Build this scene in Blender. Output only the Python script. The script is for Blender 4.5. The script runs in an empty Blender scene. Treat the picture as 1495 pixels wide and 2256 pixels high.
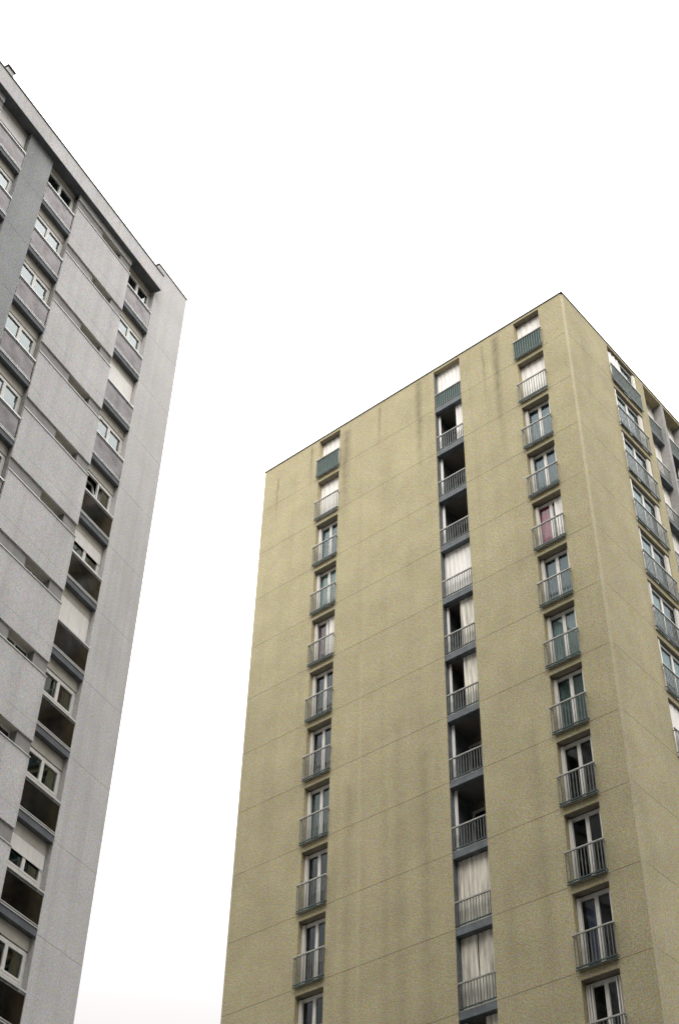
import bpy, bmesh, math, random
from mathutils import Matrix, Vector
random.seed(7)
scene = bpy.context.scene
C = scene.collection
# ------------------------------------------------------------------ camera
cam_d = bpy.data.cameras.new("camera"); cam = bpy.data.objects.new("camera", cam_d); C.objects.link(cam)
cam_d.sensor_fit = 'VERTICAL'; cam_d.sensor_height = 36.0; cam_d.sensor_width = 24.0
cam_d.lens = 49.978; cam_d.clip_start = 0.1; cam_d.clip_end = 3000
PIT, ROL = 0.772245, 0.029034
F = Vector((0, math.cos(PIT), math.sin(PIT))); U = Vector((0, -math.sin(PIT), math.cos(PIT))); R = Vector((1, 0, 0))
R2 = math.cos(ROL) * R + math.sin(ROL) * U; U2 = -math.sin(ROL) * R + math.cos(ROL) * U
m = Matrix((R2, U2, -F)).transposed().to_4x4(); m.translation = (0, 0, 1.6)
cam.matrix_world = m
scene.camera = cam
scene.render.resolution_x, scene.render.resolution_y = 678, 1024
# ------------------------------------------------------------------ sky and sun (overcast)
SUN_EL, SUN_AZ = math.radians(35), math.radians(182)      # azimuth measured clockwise from +Y
CLOUD = 2.1
w = bpy.data.worlds.new("World"); scene.world = w; w.use_nodes = True
nt = w.node_tree; bg = nt.nodes['Background']
sky = nt.nodes.new('ShaderNodeTexSky'); sky.sky_type = 'NISHITA'; sky.sun_disc = False
sky.sun_elevation = SUN_EL; sky.sun_rotation = SUN_AZ; sky.air_density = 1.0; sky.dust_density = 6.0; sky.ozone_density = 1.0
mixw = nt.nodes.new('ShaderNodeMix'); mixw.data_type = 'RGBA'
mixw.inputs['Factor'].default_value = 0.97                # cloud cover over the clear sky
nt.links.new(sky.outputs['Color'], mixw.inputs['A'])
tcw = nt.nodes.new('ShaderNodeTexCoord'); sxw = nt.nodes.new('ShaderNodeSeparateXYZ'); nt.links.new(tcw.outputs['Generated'], sxw.inputs['Vector'])
cl = nt.nodes.new('ShaderNodeValToRGB')                   # overcast sky: zenith several times brighter than the hazy horizon
ce = cl.color_ramp.elements; ce[0].position = 0.0; ce[0].color = (.02, .02, .02, 1); ce[1].position = 1.0; ce[1].color = (1, 1, 1, 1)
x_ = ce.new(.30); x_.color = (.12, .116, .115, 1); x_ = ce.new(.42); x_.color = (.184, .178, .176, 1); x_ = ce.new(.5); x_.color = (.29, .286, .282, 1)
nt.links.new(sxw.outputs['Z'], cl.inputs['Fac'])
sc = nt.nodes.new('ShaderNodeVectorMath'); sc.operation = 'SCALE'; sc.inputs['Scale'].default_value = CLOUD / 0.08
nt.links.new(cl.outputs['Color'], sc.inputs[0]); nt.links.new(sc.outputs['Vector'], mixw.inputs['B'])
nt.links.new(mixw.outputs['Result'], bg.inputs['Color']); bg.inputs['Strength'].default_value = 0.08
sun_d = bpy.data.lights.new("sun", 'SUN'); sun_d.energy = 1.5; sun_d.angle = math.radians(50); sun_d.color = (1.0, 0.96, 0.90)
sun = bpy.data.objects.new("sun", sun_d); C.objects.link(sun)
sdir = Vector((math.sin(SUN_AZ) * math.cos(SUN_EL), math.cos(SUN_AZ) * math.cos(SUN_EL), math.sin(SUN_EL)))
sun.rotation_euler = sdir.to_track_quat('Z', 'Y').to_euler()
scene.view_settings.view_transform = 'Standard'; scene.view_settings.look = 'None'
scene.view_settings.exposure = 1.4; scene.view_settings.gamma = 1.0

# ------------------------------------------------------------------ materials
def mat(name, col, rough=0.6, metal=0.0, spec=0.4):
    m = bpy.data.materials.new(name); m.use_nodes = True
    b = m.node_tree.nodes['Principled BSDF']
    b.inputs['Base Color'].default_value = (*col, 1); b.inputs['Roughness'].default_value = rough
    b.inputs['Metallic'].default_value = metal; b.inputs['Specular IOR Level'].default_value = spec
    return m
def nodes(m): return m.node_tree.nodes, m.node_tree.links
def noise(N, L, vec, scale, detail=2.0, rough=0.5):
    n = N.new('ShaderNodeTexNoise'); n.inputs['Scale'].default_value = scale
    n.inputs['Detail'].default_value = detail; n.inputs['Roughness'].default_value = rough
    L.new(vec, n.inputs['Vector']); return n
def ramp(N, L, src, stops):
    r = N.new('ShaderNodeValToRGB'); e = r.color_ramp.elements
    e[0].position, e[0].color = stops[0][0], (*stops[0][1], 1)
    e[1].position, e[1].color = stops[-1][0], (*stops[-1][1], 1)
    for p, c in stops[1:-1]:
        x = e.new(p); x.color = (*c, 1)
    L.new(src, r.inputs['Fac']); return r
def mul(N, L, a, b, fac=1.0):
    x = N.new('ShaderNodeMix'); x.data_type = 'RGBA'; x.blend_type = 'MULTIPLY'
    x.inputs['Factor'].default_value = fac
    L.new(a, x.inputs['A']); L.new(b, x.inputs['B']); return x.outputs['Result']
def stucco(name, col, grain=0.30, tint=0.16, streak=0.22, mottle=0.10, gscale=23.0, stains=(), bump=0.4):
    """rough cast render: pebbly speckle of light and dark grit, weather mottling, faint run marks, a few named stains"""
    m = mat(name, col, 0.95, 0, 0.15); N, L = nodes(m); b = N['Principled BSDF']
    tc = N.new('ShaderNodeTexCoord'); v = tc.outputs['Object']
    base = N.new('ShaderNodeRGB'); base.outputs[0].default_value = (*col, 1)
    g1 = noise(N, L, v, gscale, 1.5, 0.7)
    c1 = ramp(N, L, g1.outputs['Fac'], [(0.30, (1 - grain,) * 3), (0.5, (1, 1, 1)), (0.70, (1 + grain,) * 3)])
    g2 = noise(N, L, v, gscale * 0.62, 1.0, 0.6)
    sp = N.new('ShaderNodeSeparateColor'); L.new(g2.outputs['Color'], sp.inputs['Color'])
    cmb = N.new('ShaderNodeCombineColor')
    for i, ch in enumerate(('Red', 'Green', 'Blue')):
        mr = N.new('ShaderNodeMapRange'); mr.inputs['From Min'].default_value = 0.3; mr.inputs['From Max'].default_value = 0.7
        k = tint * (1.0, 0.6, 1.5)[i]
        mr.inputs['To Min'].default_value = 1 - k; mr.inputs['To Max'].default_value = 1 + k
        L.new(sp.outputs[ch], mr.inputs['Value']); L.new(mr.outputs['Result'], cmb.inputs[ch])
    col_o = mul(N, L, base.outputs[0], c1.outputs['Color']); col_o = mul(N, L, col_o, cmb.outputs['Color'])
    g3 = noise(N, L, v, 0.55, 4, 0.6)
    c3 = ramp(N, L, g3.outputs['Fac'], [(0.3, (1 - mottle,) * 3), (0.7, (1 + mottle,) * 3)])
    col_o = mul(N, L, col_o, c3.outputs['Color'])
    mp = N.new('ShaderNodeMapping'); mp.inputs['Scale'].default_value = (1.6, 1.6, 0.05); L.new(v, mp.inputs['Vector'])
    g4 = noise(N, L, mp.outputs['Vector'], 1.0, 4, 0.65)
    c4 = ramp(N, L, g4.outputs['Fac'], [(0.35, (1 - streak,) * 3), (0.52, (1, 1, 1))])
    col_o = mul(N, L, col_o, c4.outputs['Color'])
    if stains:
        sx = N.new('ShaderNodeSeparateXYZ'); L.new(v, sx.inputs['Vector'])
        wob = noise(N, L, v, 1.3, 3)
        for (x, z0, z1, wd, amt) in stains:       # dark or pale run-down marks
            def mth(op, a, bb=None, clamp=False):
                q = N.new('ShaderNodeMath'); q.operation = op; q.use_clamp = clamp
                for k, s in enumerate((a, bb)):
                    if s is None: continue
                    if isinstance(s, (int, float)): q.inputs[k].default_value = s
                    else: L.new(s, q.inputs[k])
                return q.outputs[0]
            wx = mth('ADD', sx.outputs['X'], mth('MULTIPLY', wob.outputs['Fac'], 0.16))
            dx = mth('ABSOLUTE', mth('SUBTRACT', wx, x + 0.08))
            fx = mth('SUBTRACT', 1.0, mth('DIVIDE', dx, wd), True)
            top = mth('MULTIPLY', mth('SUBTRACT', z1, sx.outputs['Z']), 4.0, True)
            bot = mth('DIVIDE', mth('SUBTRACT', sx.outputs['Z'], z0), (z1 - z0) * 0.6)
            bot = mth('MINIMUM', mth('MAXIMUM', bot, 0.0), 1.0)
            fac = mth('MULTIPLY', mth('MULTIPLY', fx, mth('MULTIPLY', top, bot)), abs(amt))
            fac = mth('MULTIPLY', fac, mth('MULTIPLY', noise(N, L, v, 3.0, 4).outputs['Fac'], 2.0))
            mx = N.new('ShaderNodeMix'); mx.data_type = 'RGBA'; L.new(fac, mx.inputs['Factor']); L.new(col_o, mx.inputs['A'])
            mx.inputs['B'].default_value = (*([c * 0.30 for c in col] if amt > 0 else [min(1, c * 1.45) for c in col]), 1)
            col_o = mx.outputs['Result']
    L.new(col_o, b.inputs['Base Color'])
    bp = N.new('ShaderNodeBump'); bp.inputs['Strength'].default_value = bump; bp.inputs['Distance'].default_value = 0.02
    L.new(g1.outputs['Fac'], bp.inputs['Height']); L.new(bp.outputs['Normal'], b.inputs['Normal'])
    return m
def worn(name, col, amt=0.25, scale=4.0, rough=0.55, streaky=False, metal=0):
    m = mat(name, col, rough, metal); N, L = nodes(m); b = N['Principled BSDF']
    tc = N.new('ShaderNodeTexCoord'); mp = N.new('ShaderNodeMapping'); L.new(tc.outputs['Object'], mp.inputs['Vector'])
    if streaky: mp.inputs['Scale'].default_value = (5, 5, 0.5)
    n = noise(N, L, mp.outputs['Vector'], scale, 4, 0.6)
    r = ramp(N, L, n.outputs['Fac'], [(0.3, tuple(c * (1 - amt) for c in col)), (0.65, tuple(min(1, c * (1 + amt * .4)) for c in col))])
    L.new(r.outputs['Color'], b.inputs['Base Color']); return m
def glass(name, tint, ior=1.75, rough=0.03, reflcol=(1, 1, 1)):
    m = bpy.data.materials.new(name); m.use_nodes = True; N, L = nodes(m); N.clear()
    out = N.new('ShaderNodeOutputMaterial'); mx = N.new('ShaderNodeMixShader'); fr = N.new('ShaderNodeFresnel')
    gm = N.new('ShaderNodeNewGeometry'); io = N.new('ShaderNodeMapRange')      # thin sheet: same reflectance from both of its faces
    io.inputs['To Min'].default_value = ior; io.inputs['To Max'].default_value = 1.0 / ior
    L.new(gm.outputs['Backfacing'], io.inputs['Value']); L.new(io.outputs['Result'], fr.inputs['IOR'])
    tr = N.new('ShaderNodeBsdfTransparent'); tr.inputs['Color'].default_value = (*tint, 1)
    gl = N.new('ShaderNodeBsdfGlossy'); gl.inputs['Roughness'].default_value = rough; gl.inputs['Color'].default_value = (*reflcol, 1)
    if name.startswith('smoked'):
        tc = N.new('ShaderNodeTexCoord'); n = noise(N, L, tc.outputs['Object'], 2.2, 4, .6)
        rr = ramp(N, L, n.outputs['Fac'], [(.35, tuple(c * .68 for c in reflcol)), (.6, reflcol)])
        L.new(rr.outputs['Color'], gl.inputs['Color'])
    L.new(fr.outputs[0], mx.inputs[0]); L.new(tr.outputs[0], mx.inputs[1]); L.new(gl.outputs[0], mx.inputs[2])
    L.new(mx.outputs[0], out.inputs[0]); return m

ST_A = [(11.99, 43.5, 50.6, .34, .5), (10.0, 47.5, 50.9, .12, .4), (7.75, 44.0, 51.0, .26, .5), (3.55, 42.5, 50.9, .26, .5),
        (14.1, 48.0, 50.9, .14, .5), (16.2, 46.8, 50.2, .10, .45), (4.2, 47, 50.8, .1, .35), (9.1, 14, 33, .4, .16),
        (9.7, 12, 30, .25, .12), (10.9, 12, 37, .14, -.22), (8.0, 12, 31, .4, .2), (11.4, 12, 31, .3, .18), (3.4, 18, 30, .3, .15)]
M = dict(
    beige=stucco("beige_roughcast", (0.40, 0.355, 0.224), grain=.33, tint=.24, streak=.06, stains=ST_A),
    beige_plain=worn("beige_reveal_paint", (0.30, 0.265, 0.175), .25, 3, .9),
    darkwall=stucco('dark_brown_roughcast', (0.11, 0.10, 0.09)),
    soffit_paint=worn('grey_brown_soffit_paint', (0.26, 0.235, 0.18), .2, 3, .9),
    groove=mat("joint_mortar", (0.17, 0.15, 0.10), .95),
    corner=stucco("corner_bead_render", (0.47, 0.42, 0.29), grain=.2, streak=.1, tint=.1),
    pale=stucco("pale_grey_roughcast", (0.60, 0.585, 0.578), grain=.21, tint=.13, streak=.12, mottle=.07),
    grey=stucco("grey_painted_roughcast", (0.355, 0.363, 0.362), grain=.34, tint=.2, streak=.12),
    groove_b=mat("grey_joint_mortar", (0.30, 0.29, 0.28), .95),
    lgrey=worn("grey_band_paint", (0.31, 0.30, 0.29), .2, 3, .9),
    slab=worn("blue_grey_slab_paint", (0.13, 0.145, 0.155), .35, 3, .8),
    slab_b=worn("grey_slab_edge_and_eave_shade", (0.13, 0.14, 0.155), .3, 2, .8),
    coping=mat("dark_metal_coping", (0.045, 0.05, 0.045), .5, .3),
    coping_b=mat("brown_metal_coping", (0.10, 0.09, 0.08), .5, .3),
    white=worn("white_frame_paint", (0.72, 0.70, 0.65), .12, 6, .4),
    shutter=worn("white_shutter_vinyl", (0.80, 0.77, 0.72), .10, 3, .5, True),
    dirty=worn("stained_shutter_vinyl", (0.70, 0.66, 0.56), .55, 1.6, .5, True),
    cream=worn("cream_shutter_box", (0.50, 0.47, 0.40), .15, 3, .7),
    rail=worn("grey_green_rail_paint", (0.155, 0.165, 0.155), .35, 6, .45),
    screen=mat('dark_green_canvas_screen', (0.02, 0.06, 0.05), .8),
    rail_dk=worn("dark_green_rail_paint", (0.045, 0.075, 0.068), .35, 6, .45),
    railtop=worn("worn_handrail_paint", (0.40, 0.395, 0.36), .3, 6, .4),
    alu=mat("bright_aluminium_rail", (0.62, 0.62, 0.60), .35, .2),
    dark=mat("dark_gap_rubber", (0.02, 0.022, 0.02), .8),
    glass=glass("window_glass", (.80, .86, .85), 1.34, .02, (.93, .96, 1.0)),
    glass_s=glass('side_window_glass', (.70, .78, .78), 1.16, .02, (.9, .96, 1.0)),
    glass_b=glass("reflective_window_glass", (.36, .48, .46), 1.95, .02, (.97, .98, .98)),
    smoked=glass("smoked_brown_guard_glass", (.13, .075, .06), 1.6, .08, (.93, .88, .87)),
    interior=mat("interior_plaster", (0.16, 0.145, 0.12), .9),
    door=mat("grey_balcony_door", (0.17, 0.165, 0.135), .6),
    net=mat("white_net_curtain", (0.30, 0.35, 0.35), .9),
    teal=mat("green_curtain", (0.09, 0.13, 0.12), .9),
    blue=mat("slate_blue_curtain", (0.11, 0.15, 0.18), .9),
    pink=mat("pink_curtain", (0.70, 0.10, 0.17), .9),
    red=mat("dull_red_curtain", (0.22, 0.07, 0.085), .9),
    violet=mat("violet_grey_curtain", (0.11, 0.10, 0.17), .9),
    roof=mat("roof_gravel", (0.22, 0.21, 0.20), .95),
)
def asphalt():
    m = mat("asphalt", (.05, .05, .05), .9); N, L = nodes(m)
    tc = N.new('ShaderNodeTexCoord'); n = noise(N, L, tc.outputs['Object'], 8, 6, .7)
    r = ramp(N, L, n.outputs['Fac'], [(.3, (.035, .035, .036)), (.7, (.07, .068, .065))])
    L.new(r.outputs['Color'], N['Principled BSDF'].inputs['Base Color']); return m
M['asphalt'] = asphalt()

# ------------------------------------------------------------------ mesh helpers
def face_map(side):
    if side == 'front': return lambda u, o, z: (u, o, z)
    return lambda u, o, z: (-o, -u, z)                 # the face turning back from the corner
class MB:
    def __init__(s, fmap): s.v = []; s.f = []; s.m = fmap
    def box(s, u0, u1, o0, o1, z0, z1):
        b = len(s.v)
        for u, o, z in ((u0,o0,z0),(u1,o0,z0),(u1,o1,z0),(u0,o1,z0),(u0,o0,z1),(u1,o0,z1),(u1,o1,z1),(u0,o1,z1)):
            s.v.append(s.m(u, o, z))
        s.f += [tuple(b + i for i in q) for q in ((0,3,2,1),(4,5,6,7),(0,1,5,4),(1,2,6,5),(2,3,7,6),(3,0,4,7))]
        return s
    def fold(s, u0, u1, o, z0, z1, pitch=.16, amp=.02, th=.014):
        """accordion leaves standing side by side, as one folded sheet with thickness"""
        n = max(1, round((u1 - u0) / pitch)); pts = []
        for i in range(n + 1): pts.append((u0 + (u1 - u0) * i / n, o + (amp if i % 2 else -amp)))
        b = len(s.v)
        for (u, oo) in pts:
            for z in (z0, z1):
                s.v.append(s.m(u, oo, z)); s.v.append(s.m(u, oo - th, z))
        for i in range(n):
            a = b + 4 * i; c = a + 4
            s.f += [(a, c, c+2, a+2), (a+1, a+3, c+3, c+1), (a, a+1, c+1, c), (a+2, c+2, c+3, a+3)]
        s.f += [(b, b+2, b+3, b+1), (b+4*n, b+4*n+1, b+4*n+3, b+4*n+2)]
        return s
    def build(s, name, material, parent, label=None):
        if not s.f: return None
        me = bpy.data.meshes.new(name); me.from_pydata(s.v, [], s.f); me.materials.append(material)
        bm = bmesh.new(); bm.from_mesh(me); bmesh.ops.recalc_face_normals(bm, faces=bm.faces); bm.to_mesh(me); bm.free()
        o = bpy.data.objects.new(name, me); C.objects.link(o)
        if parent is not None: o.parent = parent
        if label: o['label'] = label
        return o
def thing(name, label, cat, loc, rz):
    o = bpy.data.objects.new(name, None); C.objects.link(o); o.location = loc; o.rotation_euler = (0, 0, rz)
    o['label'] = label; o['category'] = cat; return o

# ------------------------------------------------------------------ ground
g = MB(lambda a, b, c: (a, b, c)); g.box(-900, 900, -900, 900, -.5, 0)
go = g.build('ground', M['asphalt'], None); go['kind'] = 'structure'

H = 2.75
# =================================================================== beige tower
A = thing('tower_block', 'tall beige roughcast tower block with railed French windows and a corner facing the viewer', 'tower block',
          (9.206, 36.870, 0), math.atan2(0.66043, -0.75089))
ZA = 46.765 + 1.6                 # first storey joint below the roof
TOPA = ZA + 2.696
WA, DA = 17.10, 22.0
NF = 14                           # storeys with openings
FR, SD = face_map('front'), face_map('side')
COLS_F = [(1.22, 2.52, 'win'), (5.45, 6.88, 'log'), (12.36, 13.62, 'win')]
COLS_S = [(3.52, 5.85, 'win'), (6.50, 14.6, 'log')]
CH = 0.08                         # chamfer of the corner
def tower_wall(mb, gb, cols, U0, U1):
    """solid render panels between the openings, one course per storey, 22 mm joints left between courses"""
    zs = [TOPA - .05] + [ZA - k * H for k in range(NF)] + [0.0]
    gap = .007
    for i in range(len(zs) - 1):
        z1 = zs[i] - (gap if i else 0); z0 = zs[i + 1] + (gap if i < len(zs) - 2 else 0)
        zb = zs[i] - H if i else ZA           # storey base (joint) of this course
        u = U0
        for (a, b, kind) in cols + [(U1, U1, None)]:
            mb.box(u, a, -.48, 0, z0, z1); u = b
            if kind is None: break
            if i > NF - 1: mb.box(a, b, -.48, 0, z0, z1); continue
            if kind == 'win':
                mb.box(a, b, -.48, 0, z0, zb + .05); mb.box(a, b, -.48, 0, zb + 2.50, z1)
            elif i == 0:
                mb.box(a, b, -.48, 0, zb + 2.50, z1)
    u = U0
    for (a, b, kind) in cols + [(U1, U1, None)]:      # mortar seen at the bottom of the joints
        gb.box(u + .02, a - .02, -.46, -.014, .1, TOPA - .2); u = b
wl = MB(FR); gv = MB(FR); tower_wall(wl, gv, COLS_F, CH, WA); wl.build('front_wall', M['beige'], A); gv.build('wall_joint', M['groove'], A)
wl = MB(SD); gv = MB(SD); tower_wall(wl, gv, COLS_S, CH, DA); wl.build('side_wall', M['beige'], A); gv.build('wall_joint', M['groove'], A)
# chamfered corner
cb = MB(FR); b0 = 0
pts = [(CH, 0), (0.0, -CH), (.05, -.46), (CH, -.46)]
for z in (0, TOPA - .05):
    for (x, y) in pts: cb.v.append((x, y, z))
cb.f = [(0,1,5,4),(1,2,6,5),(2,3,7,6),(3,0,4,7),(0,3,2,1),(4,5,6,7)]
cb.build('corner_bead', M['corner'], A)
# hidden sides, roof, parapet coping
bw = MB(FR); bw.box(WA - .3, WA, -DA, -.481, 0, TOPA - .05); bw.box(0.0, WA, -DA - .3, -DA, 0, TOPA - .05); bw.build('rear_wall', M['beige'], A)
rf = MB(FR); rf.box(.50, WA - .31, -DA + .02, -.49, TOPA - .6, TOPA - .4); rf.build('roof', M['roof'], A)
cp = MB(FR); cp.box(-.03, WA + .03, -.36, .03, TOPA - .05, TOPA + .01); cp.box(-.03, .36, -DA - .33, -.362, TOPA - .05, TOPA + .01)
cp.box(WA - .36, WA + .03, -DA - .33, -.362, TOPA - .05, TOPA + .01); cp.build('parapet_coping', M['coping'], A)
rv = MB(FR); rv.box(.72, .93, -.72, -.5, TOPA - .4, TOPA + .50); rv.box(.69, .96, -.75, -.47, TOPA + .50, TOPA + .54); rv.build('roof_vent', M['beige_plain'], A)
# rooms behind the windows
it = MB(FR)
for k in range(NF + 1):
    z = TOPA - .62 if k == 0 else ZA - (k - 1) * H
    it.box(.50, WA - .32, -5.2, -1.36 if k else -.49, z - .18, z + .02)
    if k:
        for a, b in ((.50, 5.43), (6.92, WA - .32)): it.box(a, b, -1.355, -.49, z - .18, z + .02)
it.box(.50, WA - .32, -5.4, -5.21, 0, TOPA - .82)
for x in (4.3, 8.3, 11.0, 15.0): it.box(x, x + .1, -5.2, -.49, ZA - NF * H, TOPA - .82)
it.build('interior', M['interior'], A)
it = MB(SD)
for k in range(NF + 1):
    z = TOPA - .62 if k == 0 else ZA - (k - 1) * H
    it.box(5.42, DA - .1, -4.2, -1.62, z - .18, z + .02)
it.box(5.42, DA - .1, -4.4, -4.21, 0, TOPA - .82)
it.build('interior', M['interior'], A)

def railing(parent, fm, u0, u1, o, z0, ztop, material, pitch=.115, top=None, proud=True, name='railing'):
    screen = material == M['rail_dk']
    if screen: material = M['rail']
    r = MB(fm)
    n = max(2, round((u1 - u0) / pitch))
    for i in range(n + 1):
        u = u0 + (u1 - u0) * i / n
        t = .017 if 0 < i < n else .02
        u = min(max(u, u0 + t), u1 - t)
        r.box(u - t / 2 - .003, u + t / 2 + .003, o - .011, o + .011, z0 + .02, ztop - .045)
    if proud:
        for u in (u0 + .03, u1 - .03):
            for z in (z0 + .0, ztop - .10): r.box(u - .015, u + .015, .0, o - .012, z + .01, z + .035)
    ro = r.build(name, material, parent)
    t = MB(fm); t.box(u0 - .03, u1 + .03, o - .03, o + .03, ztop - .045, ztop)
    t.build('handrail', top or M['railtop'], ro)
    t = MB(fm); t.box(u0, u1, o - .018, o + .018, z0 - .02, z0 + .02)
    if proud: t.box(u0 - .01, u1 + .01, o - .02, o + .02, z0 - .10, z0 - .065)
    t.build('bottom_rail', M['rail_dk'], ro)
    if screen: MB(fm).box(u0 + .01, u1 - .01, o - .022, o - .013, z0 + .02, ztop - .05).build('canvas_screen', M['screen'], ro)
    return ro
def curtain(parent, fm, u0, u1, o, z0, z1, material, name='curtain'):
    MB(fm).fold(u0, u1, o, z0, z1, .07, .010, .006).build(name, material, parent)
def french_window(fm, a, b, zb, kind, side=False, full=False):
    """kind: dict(state, cur, L, R) ; opening a..b, storey joint zb"""
    z0, z1 = zb + .05, zb + 2.50
    if side:                               # set much nearer the wall face
        base = fm; fm = lambda u, o, z: base(u, o + .16 if o < -.03 else o, z)
    st = kind.get('s', 'open'); lab = kind.get('label')
    fr = MB(fm); o0, o1 = -.355, -.295
    fr.box(a, a + .05, o0, o1, z0, z1); fr.box(b - .05, b, o0, o1, z0, z1)
    fr.box(a + .05, b - .05, o0, o1, z1 - .10, z1); fr.box(a + .05, b - .05, o0, o1, z0, z0 + .06)
    w = fr.build('window', M['white'], A, lab)
    MB(fm).box(a - .0, b + .0, -.29, .035, z0 - .045, z0 - .002).build('sill', M['beige_plain'], w)
    MB(fm).box(a + .003, b - .003, -.29, -.004 if not side else -.17, z1 - .007, z1 - .001).build('lintel_soffit', M['soffit_paint'], w)
    MB(fm).box(a + .02, b - .02, -.294, -.27, z1 - .035, z1 - .004).build('shutter_track', M['coping_b'], w)
    # folded shutter stacks
    wl_, wr_ = kind.get('R', .15), kind.get('L', .15)     # low u is the right side on the front
    if st == 'shut': 
        MB(fm).fold(a + .01, b - .01, -.26, z0 + .01, z1 - .05, .14, .012, .02).build('shutter', M['shutter'], w)
    else:
        for (x0, x1) in ((a + .005, a + wl_), (b - wr_, b - .005)):
            if x1 - x0 > .3: MB(fm).fold(x0, x1, -.26, z0 + .01, z1 - .10, .15, .02, .02).build('shutter', M['shutter'], w)
            else:
                s = MB(fm); n = 3
                for i in range(n):
                    uu = x0 + (x1 - x0) * (i + .5) / n
                    s.box(uu - .017, uu + .017, -.29, -.19 + (.012 if i == 1 else 0), z0 + .01, z1 - .10)
                s.build('shutter', M['shutter'], w)
    c0, c1 = a + .05, b - .05
    md = (c0 + c1) / 2
    for (x0, x1) in ((c0, md - .003), (md + .003, c1)):
        lf = MB(fm); q = .062; zt, zl = z1 - .10, z0 + .06
        lf.box(x0, x0 + q, o0 + .012, o1 + .012, zl, zt); lf.box(x1 - q, x1, o0 + .012, o1 + .012, zl, zt)
        lf.box(x0 + q, x1 - q, o0 + .012, o1 + .012, zt - .07, zt); lf.box(x0 + q, x1 - q, o0 + .012, o1 + .012, zl, zl + .12)
        lo = lf.build('window_leaf', M['white'], w)
        MB(fm).box(x0 + q, x1 - q, -.322, -.316, zl + .12, zt - .07).build('pane', M['glass_s' if side else 'glass'], w)
    cur = kind.get('cur')
    if cur:
        f0, f1 = kind.get('span', (0, 1))
        curtain(w, fm, c0 + (c1 - c0) * f0, c0 + (c1 - c0) * f1, -.385, z0 + .08 + kind.get('lift', 0), z1 - .1, M[cur])
    pr = .10 if not side else .08
    if side: fm = base
    railing(A, fm, a - .05, b + .05, pr, zb + .10 + (.04 if side else 0), zb + 1.14, M[kind.get('rail', 'rail')], top=None)

RIGHT = [dict(s='shut', rail='rail_dk'), dict(s='shut'), dict(cur='blue', lift=.45), dict(cur='blue', lift=.45),
         dict(cur='pink', span=(.52, .95), R=.46, label='window with a pink curtain and its right shutter half drawn'),
         dict(cur='blue', lift=.4, label='window with a slate blue curtain'), dict(cur='net'), dict(cur='teal'), dict(), dict(),
         dict(cur='violet', span=(.45, .85)), dict(R=.30, L=.26), dict(), dict(cur='net')]
LEFT = [dict(s='shut', rail='rail_dk'), dict(s='shut'), dict(cur='blue', lift=.4), dict(cur='net', lift=.4),
        dict(cur='red', span=(.5, .95), R=.48, label='window with a dull red curtain and its right shutter half drawn'), dict(), dict(),
        dict(cur='teal'), dict(), dict(), dict(), dict(cur='violet', span=(.3, 1)), dict(), dict(cur='teal')]
SIDE = [dict(s='open', L=.20, R=1.0, rail='rail_dk'), dict(R=.2, L=.3), dict(R=.2, L=.3), dict(R=.2, L=.3, cur='net', span=(0, .45)), dict(R=.2, L=.3, cur='net', span=(0, .5)),
        dict(R=.3, L=.3, cur='net', span=(0, .6)), dict(R=.2, L=.3, cur='net'), dict(s='shut'), dict(R=.2, L=.3), dict(), dict(), dict(), dict(), dict()]
for i in range(NF):
    zb = ZA - i * H
    french_window(FR, 1.22, 2.52, zb, RIGHT[i]); french_window(FR, 12.36, 13.62, zb, LEFT[i])
    if i < 10: french_window(SD, 3.52, 5.85, zb, SIDE[i], side=True)

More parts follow.
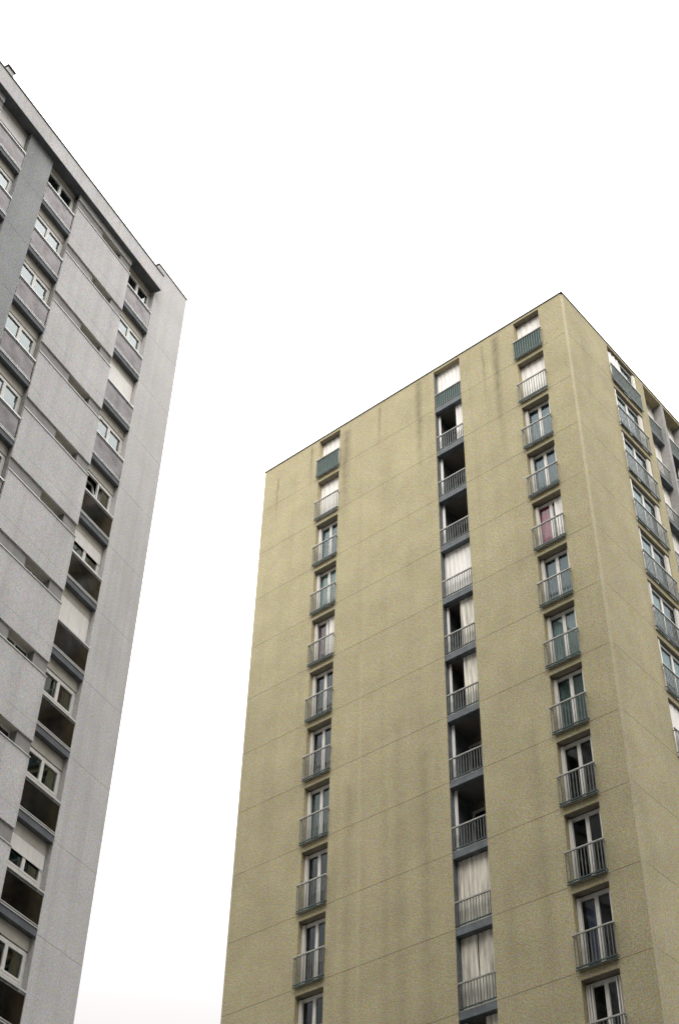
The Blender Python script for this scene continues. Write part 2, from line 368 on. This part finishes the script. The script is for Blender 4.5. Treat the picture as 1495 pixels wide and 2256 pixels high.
# loggia column on the front
LOG = ['shut', 'r35', 'open', 'open', 'shut', 'r60', 'r58', 'open', 'open', 'dirty', 'gap', 'mid', 'open', 'shut']
a, b = 5.45, 6.88
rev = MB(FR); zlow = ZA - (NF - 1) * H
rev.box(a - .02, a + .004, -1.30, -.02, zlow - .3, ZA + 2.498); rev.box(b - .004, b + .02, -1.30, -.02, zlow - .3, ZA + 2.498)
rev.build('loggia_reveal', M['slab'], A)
for i in range(NF):
    zb = ZA - i * H; st = LOG[i]
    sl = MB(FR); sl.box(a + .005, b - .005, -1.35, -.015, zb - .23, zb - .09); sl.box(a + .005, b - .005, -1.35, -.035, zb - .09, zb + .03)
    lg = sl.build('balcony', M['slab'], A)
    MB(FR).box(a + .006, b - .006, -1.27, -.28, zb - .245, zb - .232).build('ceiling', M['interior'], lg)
    MB(FR).box(a + .006, b - .006, -.06, -.03, zb + .031, zb + .06).build('slab_trim', M['lgrey'], lg)
    railing(lg, FR, a + .035, b - .035, -.05, zb + .13, zb + .97, M['rail_dk'] if i == 0 else M['rail'], proud=False)
    zt = zb + 2.50; z0 = zb + .035
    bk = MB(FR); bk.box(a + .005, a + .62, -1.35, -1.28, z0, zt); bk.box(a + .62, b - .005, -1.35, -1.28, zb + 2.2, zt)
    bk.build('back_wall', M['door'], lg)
    dd = MB(FR); dd.box(a + .62, a + .69, -1.35, -1.27, z0, zb + 2.2); dd.box(b - .08, b - .005, -1.35, -1.27, z0, zb + 2.2)
    dd.box(a + .69, b - .08, -1.35, -1.27, zb + 2.12, zb + 2.2); d = dd.build('balcony_door', M['white'], lg)
    MB(FR).box(a + .69, b - .08, -1.33, -1.322, z0, zb + 2.12).build('pane', M['glass'], d)
    def shut(x0, x1, mt='shutter'):
        MB(FR).fold(x0, x1, -.24, z0, zt, .10, .012, .02).build('shutter', M[mt], lg)
    w = b - a
    if st == 'shut': shut(a + .01, b - .01)
    elif st == 'dirty': shut(a + .01, b - .01, 'dirty')
    elif st == 'gap': shut(a + .01, a + w * .5, 'dirty'); shut(a + w * .5 + .06, b - .02, 'dirty')
    elif st == 'r35': shut(a + .01, a + w * .34); shut(b - .11, b - .02)
    elif st == 'r60': shut(a + .01, a + w * .55, 'dirty'); shut(b - .12, b - .02)
    elif st == 'r58': shut(a + .01, a + w * .52, 'dirty'); shut(b - .12, b - .02)
    elif st == 'mid': shut(a + .01, a + w * .42, 'dirty'); shut(b - .14, b - .02)
    else: shut(b - .13, b - .02); MB(FR).box(a + .01, a + .05, -.28, -.20, z0, zt).build('shutter', M['shutter'], lg)

# loggias on the side face
DV = [(6.50, 8.05), (8.27, 9.82), (10.04, 11.60), (11.82, 13.38)]
rev = MB(SD)
rev.box(6.50 - .02, 6.504, -1.6, -.02, zlow - .3, ZA + 2.498)
for k in range(3): rev.box(DV[k][1], DV[k + 1][0], -1.6, -.01, zlow - .3, ZA + 2.498)
rev.box(DV[3][1], 14.6, -1.6, -.01, zlow - .3, ZA + 2.498)
rev.build('dividing_wall', M['lgrey'], A)
SL = {(0, 0): 'shut', (1, 0): 'shut', (0, 1): 'part', (2, 0): 'part', (0, 2): 'shut', (3, 0): 'part'}
for i in range(8):
    zb = ZA - i * H
    for k, (a, b) in enumerate(DV[:3]):
        sl = MB(SD); sl.box(a + .006, b - .002, -1.6, -.17, zb - .12, zb + .08)
        lg = sl.build('balcony', M['slab'], A)
        railing(lg, SD, a + .03, b - .03, -.2, zb + .16, zb + .98, M['rail_dk'] if i == 0 else M['rail'], proud=False, top=M['alu'])
        zt = zb + 2.62 if i else zb + 2.49; z0 = zb + .085
        bk = MB(SD); bk.box(a + .006, a + .5, -1.6, -1.52, z0, zt); bk.box(a + .5, b - .004, -1.6, -1.52, zb + 2.2, zt)
        bk.build('back_wall', M['door'], lg)
        MB(SD).box(a + .5, b - .004, -1.58, -1.57, z0, zb + 2.2).build('pane', M['glass'], lg)
        st = SL.get((i, k), 'none')
        if st == 'shut': MB(SD).fold(a + .01, b - .01, -.45, z0, zt, .12, .012, .02).build('shutter', M['shutter'], lg)
        elif st == 'part': MB(SD).fold(b - .55, b - .01, -.45, z0, zt, .12, .012, .02).build('shutter', M['shutter'], lg)
        else: MB(SD).fold(b - .22, b - .01, -.45, z0, zt, .05, .012, .02).build('shutter', M['shutter'], lg)
    if i == 0: MB(SD).box(6.504, 14.598, -1.62, -.49, zb + 2.50, zb + 2.55).build('loggia_ceiling', M['beige_plain'], A)

# =================================================================== grey tower
B = thing('tower_block', 'pale grey tower block at the left with smoked guard panels and long blank balcony fronts', 'tower block',
          (-6.493, 35.765, 0), math.atan2(-0.86998, -0.49310))
ZB = 43.562 + 1.6                    # handrail height of the top storey
WB, DB, NB = 18.4, 12.0, 14
TOPP, SOF, TOPF = 46.72 + 1.6, 44.90 + 1.6, 45.86 + 1.6
BAYS = [(2.0, 3.62), (6.98, 8.58), (9.86, 11.42), (14.8, 16.4)]
PANELS = [(3.62, 6.98), (11.42, 14.8)]
def strip(a, b, top, mt, name, out=0.0):
    s = MB(FR); j = MB(FR)
    zs = [top] + [ZB - 1.18 - k * H for k in range(NB)] + [0]
    for i in range(len(zs) - 1):
        s.box(a, b, -.30, out, zs[i + 1] + (.005 if i < len(zs) - 2 else 0), zs[i] - (.005 if i else 0))
    j.box(a + .02, b - .02, -.28, out - .012, .1, top - .1)
    s.build(name, M[mt], B); j.build('wall_joint', M['groove_b'], B)
strip(0, 2.0, TOPP - .04, 'pale', 'pier'); strip(8.58, 9.86, SOF - .004, 'grey', 'pier'); strip(16.4, WB, SOF - .004, 'pale', 'pier')
s = MB(FR)
s.box(1.93, WB, -.28, .25, SOF + .02, TOPF - .04); s.build('fascia', M['pale'], B)
MB(FR).box(1.93, WB, -.42, .248, SOF, SOF + .019).build('soffit', M['slab_b'], B)  # dark colour paints the shade under the eave into the soffit
s = MB(FR); s.box(1.90, WB + .03, -.30, .28, TOPF - .04, TOPF + .01); s.build('fascia_coping', M['coping'], B)
s = MB(FR); s.box(-.03, 2.05, -.33, .03, TOPP - .04, TOPP + .01); s.box(-.03, .3, -DB, -.332, TOPP - .04, TOPP + .01); s.build('pier_coping', M['coping_b'], B)
s = MB(FR); s.box(0, .3, -DB, -.302, 0, TOPP - .04); s.box(1.93, 2.02, -4, -.302, TOPF, TOPP - .04); s.box(.3, WB, -DB - .3, -DB, 0, TOPF - .1); s.box(WB, WB + .3, -DB, -.0, 0, TOPF - .1)
s.build('rear_wall', M['pale'], B)
s = MB(FR); s.box(.31, WB - .02, -DB + .02, -.32, TOPF - .5, TOPF - .3); s.build('roof', M['roof'], B)
s = MB(FR); s.box(10.98, 11.33, -1.0, -.6, TOPF - .3, 47.93 + 1.6 - .05); ch = s.build('chimney', M['pale'], B)
MB(FR).box(10.93, 11.38, -1.05, -.55, 47.93 + 1.55, 47.93 + 1.61).build('chimney_cap', M['coping'], ch)
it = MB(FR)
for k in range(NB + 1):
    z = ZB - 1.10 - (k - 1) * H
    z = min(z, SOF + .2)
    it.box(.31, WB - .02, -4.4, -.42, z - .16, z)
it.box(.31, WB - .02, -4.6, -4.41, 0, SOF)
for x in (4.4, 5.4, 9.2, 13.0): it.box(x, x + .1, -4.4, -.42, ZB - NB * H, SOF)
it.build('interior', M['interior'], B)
BST = [  # per storey: right bay, middle bay, left bay
    ('open', 'open', 'low'), ('open', 'open', 'open'), ('shut', 'open', 'open'), ('open', 'open', 'open'), ('ajar', 'open', 'open'),
    ('half', 'open', 'open'), ('shut', 'open', 'open'), ('open', 'open', 'open'), ('open', 'open', 'open'), ('half', 'open', 'open'),
    ('curt', 'open', 'open'), ('open', 'open', 'open'), ('open', 'open', 'open'), ('half', 'open', 'open')]
for i in range(NB):
    zr = ZB - i * H; zf = zr - 1.07
    for k, (a, b) in enumerate(BAYS[:3]):
        top = zr + (1.475 if i else SOF - ZB - .004)
        st = BST[i][k]
        sl = MB(FR); sl.box(a + .003, b - .003, -.42, 0.0, zr - 1.27, zr - 1.06)
        bal = sl.build('balcony', M['slab_b'], B)
        tr = MB(FR); tr.box(a + .004, b - .004, -.05, .022, zr - 1.058, zr - 1.03); tr.box(a + .004, b - .004, -.02, .02, zr - .985, zr - .965)
        tr.build('slab_trim', M['alu'], bal)
        gd = MB(FR); gd.box(a + .02, b - .02, -.012, -.002, zr - .96, zr - .13); gd.build('guard_panel', M['smoked'], bal)
        hr = MB(FR); hr.box(a + .004, b - .004, -.04, .03, zr - .055, zr); hr.build('handrail', M['alu'], bal)
        gr = MB(FR); gr.box(a + .004, b - .004, -.02, .012, zr - .13, zr - .105)
        for f in (.33, .80): 
            u = b - (b - a) * f; gr.box(u - .015, u + .015, -.035, -.014, zr - 1.0, zr - .056); gr.box(u - .03, u + .03, -.02, .02, zr - .105, zr - .056)
        gr.build('guard_post', M['rail'], bal)
        # shutter box and window
        MB(FR).box(a + .003, b - .003, -.40, -.17, zr + 1.10, top).build('shutter_box', M['cream'], B)
        fo, fi = -.19, -.26
        fr = MB(FR); wt, wz = zr + 1.07, zr - 1.03
        fr.box(a + .003, a + .09, fi, fo, wz, wt); fr.box(b - .09, b - .003, fi, fo, wz, wt); fr.box(a + .09, b - .09, fi, fo, wt - .07, wt)
        fr.box(a + .09, b - .09, fi, fo, wz, wz + .08); fr.box(a + .09, b - .09, fi, fo, zr + .16, zr + .24)
        lab = {'shut': 'window with its white roller shutter fully down', 'half': 'window with its roller shutter lowered part way'}.get(st)
        w = fr.build('window', M['white'], B, lab)
        MB(FR).box(a + .006, b - .006, -.39, -.21, zr + 1.072, zr + 1.098).build('shutter_slot', M['dark'], w)
        md = (a + b) / 2
        for (x0, x1) in ((a + .09, md - .002), (md + .002, b - .09)):
            if st == 'ajar' and x0 > a + .2: 
                continue
            lf = MB(FR); q = .06; zt, zl = wt - .07, zr + .24
            lf.box(x0, x0 + q, fi + .01, fo + .01, zl, zt); lf.box(x1 - q, x1, fi + .01, fo + .01, zl, zt)
            lf.box(x0 + q, x1 - q, fi + .01, fo + .01, zt - .06, zt); lf.box(x0 + q, x1 - q, fi + .01, fo + .01, zl, zl + .06)
            lf.build('window_leaf', M['white'], w)
            MB(FR).box(x0 + q, x1 - q, -.228, -.222, zl + .06, zt - .06).build('pane', M['glass_b'], w)
        MB(FR).box(a + .09, b - .09, -.228, -.222, wz + .08, zr + .16).build('lower_pane', M['glass_b'], w)
        if st == 'ajar':
            x0, x1 = md + .002, b - .09; zt, zl = wt - .07, zr + .24; q = .06
            lf = MB(FR)     # leaf tilted inward about its bottom edge
            def tilt(mb):
                r = Matrix.Rotation(math.radians(16), 3, 'X')
                for n, v in enumerate(mb.v):
                    p = Vector(v) - Vector((0, -.225, zl)); p = r @ p; mb.v[n] = tuple(p + Vector((0, -.225, zl)))
                return mb
            lf.box(x0, x0 + q, fi, fo, zl, zt); lf.box(x1 - q, x1, fi, fo, zl, zt); lf.box(x0 + q, x1 - q, fi, fo, zt - .06, zt); lf.box(x0 + q, x1 - q, fi, fo, zl, zl + .06)
            tilt(lf).build('window_leaf', M['white'], w, 'window leaf tilted open')
            tilt(MB(FR).box(x0 + q, x1 - q, -.228, -.222, zl + .06, zt - .06)).build('pane', M['glass_b'], w)
        if st in ('shut', 'half', 'low'):
            zl = {'shut': zr - .02, 'half': zr + .60, 'low': zr + .38}[st]
            s = MB(FR); n = int((wt + .02 - zl) / .055)
            for q in range(n):
                z = wt + .02 - (q + 1) * .055; s.box(a + .05, b - .05, -.175, -.162, z + .003, z + .055)
            s.build('roller_shutter', M['shutter'], w)
        if st in ('curt', 'open') and i in (5, 7, 8, 10, 11) or st in ('half',):
            curtain(w, FR, a + .1 + (.35 if i == 10 else 0), b - .12, -.33, zr - .9, wt - .1, M['teal' if i > 4 else 'net'])
    for (a, b) in PANELS:
        # top storey carries a short apron under the fascia
        p = MB(FR)
        ztop = zr + .50; zbot = zr - H + 1.03
        if i == 0:
            t = MB(FR); t.box(a, b, -.02, .05, zr + 1.03, SOF - .004); t.build('balcony_front', M['pale'], B)
        zj = zr - 1.18
        p.box(a, b, -.02, .05, zbot, zj - .004); p.box(a, b, -.02, .05, zj + .004, ztop)
        p.box(a + .01, b - .01, -.02, .046, zj - .004, zj + .004)
        po = p.build('balcony_front', M['pale'], B)
        MB(FR).box(a - .01, b + .01, -.03, .075, ztop, ztop + .03).build('front_coping', M['alu'], po)
        m0, m1 = a + .62, a + 1.78
        q = MB(FR); q.box(a, m0, -.30, -.001, ztop + .03, zr + 1.03); q.box(m1, b, -.30, -.001, ztop + .03, zr + 1.03)
        q.box(a, b, -.30, -.021, zbot + .02, ztop + .03); q.build('slot_wall', M['lgrey'], B)
        s2 = MB(FR); s2.box(a, b, -.42, -.021, zbot, zbot + .019)
        if i == 0: MB(FR).box(a, b, -.42, -.021, zr + 1.03, zr + 1.049).build('slot_soffit', M['cream'], B)
        s2.build('slot_soffit', M['cream'], B)
        f = MB(FR); f.box(m0, m0 + .05, -.29, -.24, ztop + .03, zr + 1.03); f.box(m1 - .05, m1, -.29, -.24, ztop + .03, zr + 1.03)
        f.box(m0 + .05, m1 - .05, -.29, -.24, zr + .98, zr + 1.03); f.box(m0 + .05, m1 - .05, -.29, -.24, ztop + .03, ztop + .07)
        f.box((m0 + m1) / 2 - .03, (m0 + m1) / 2 + .03, -.29, -.24, ztop + .07, zr + .98)
        fo_ = f.build('slot_window', M['white'], B)
        MB(FR).box(m0 + .05, m1 - .05, -.268, -.262, ztop + .07, zr + .98).build('pane', M['glass_b'], fo_)

# =================================================================== unseen block added behind the viewer to shade the lower storeys
def add_shade_block(label, loc, rz, W, D, Ht, mt, fm=FR):
    T = thing('shade_block', label, 'apartment block', loc, rz)
    n = int(Ht / 2.8); wb = MB(fm); gb = MB(fm); fb = MB(fm)
    cols = [(x + 1.0, x + 2.6) for x in [i * 3.6 for i in range(int(W / 3.6))]]
    for k in range(n):
        z = k * 2.8
        wb.box(0, W, -.3, 0, z, z + .9); wb.box(0, W, -.3, 0, z + 2.3, z + 2.8)
        u = 0
        for a, b in cols + [(W, W)]:
            if a > u: wb.box(u, a, -.3, 0, z + .9, z + 2.3)
            u = b
        for a, b in cols:
            fb.box(a, a + .07, -.2, -.14, z + .9, z + 2.3); fb.box(b - .07, b, -.2, -.14, z + .9, z + 2.3)
            fb.box((a + b) / 2 - .04, (a + b) / 2 + .04, -.2, -.14, z + .9, z + 2.3)
            gb.box(a + .07, b - .07, -.175, -.165, z + .9, z + 2.3)
    top = n * 2.8
    wb.box(0, W, -D, -.301, top, top + .3); wb.box(0, W, -D - .3, -D, 0, top + .9); wb.box(-.3, 0, -D - .3, 0, 0, top + .9)
    wb.box(W, W + .3, -D - .3, 0, 0, top + .9); wb.box(0, W, -.3, 0, top, top + .9); wb.box(0, W, -1.2, -1.1, 0, top)
    wb.build('wall', M[mt], T)
    fo = fb.build('window_frames', M['white'], T); gb.build('panes', M['glass'], fo); fo['kind'] = 'stuff'
    return T
add_shade_block('tall dark unseen block added behind the viewer to cut light on the lower storeys', (-36, -7, 0), 0, 76, 14, 73, 'darkwall')
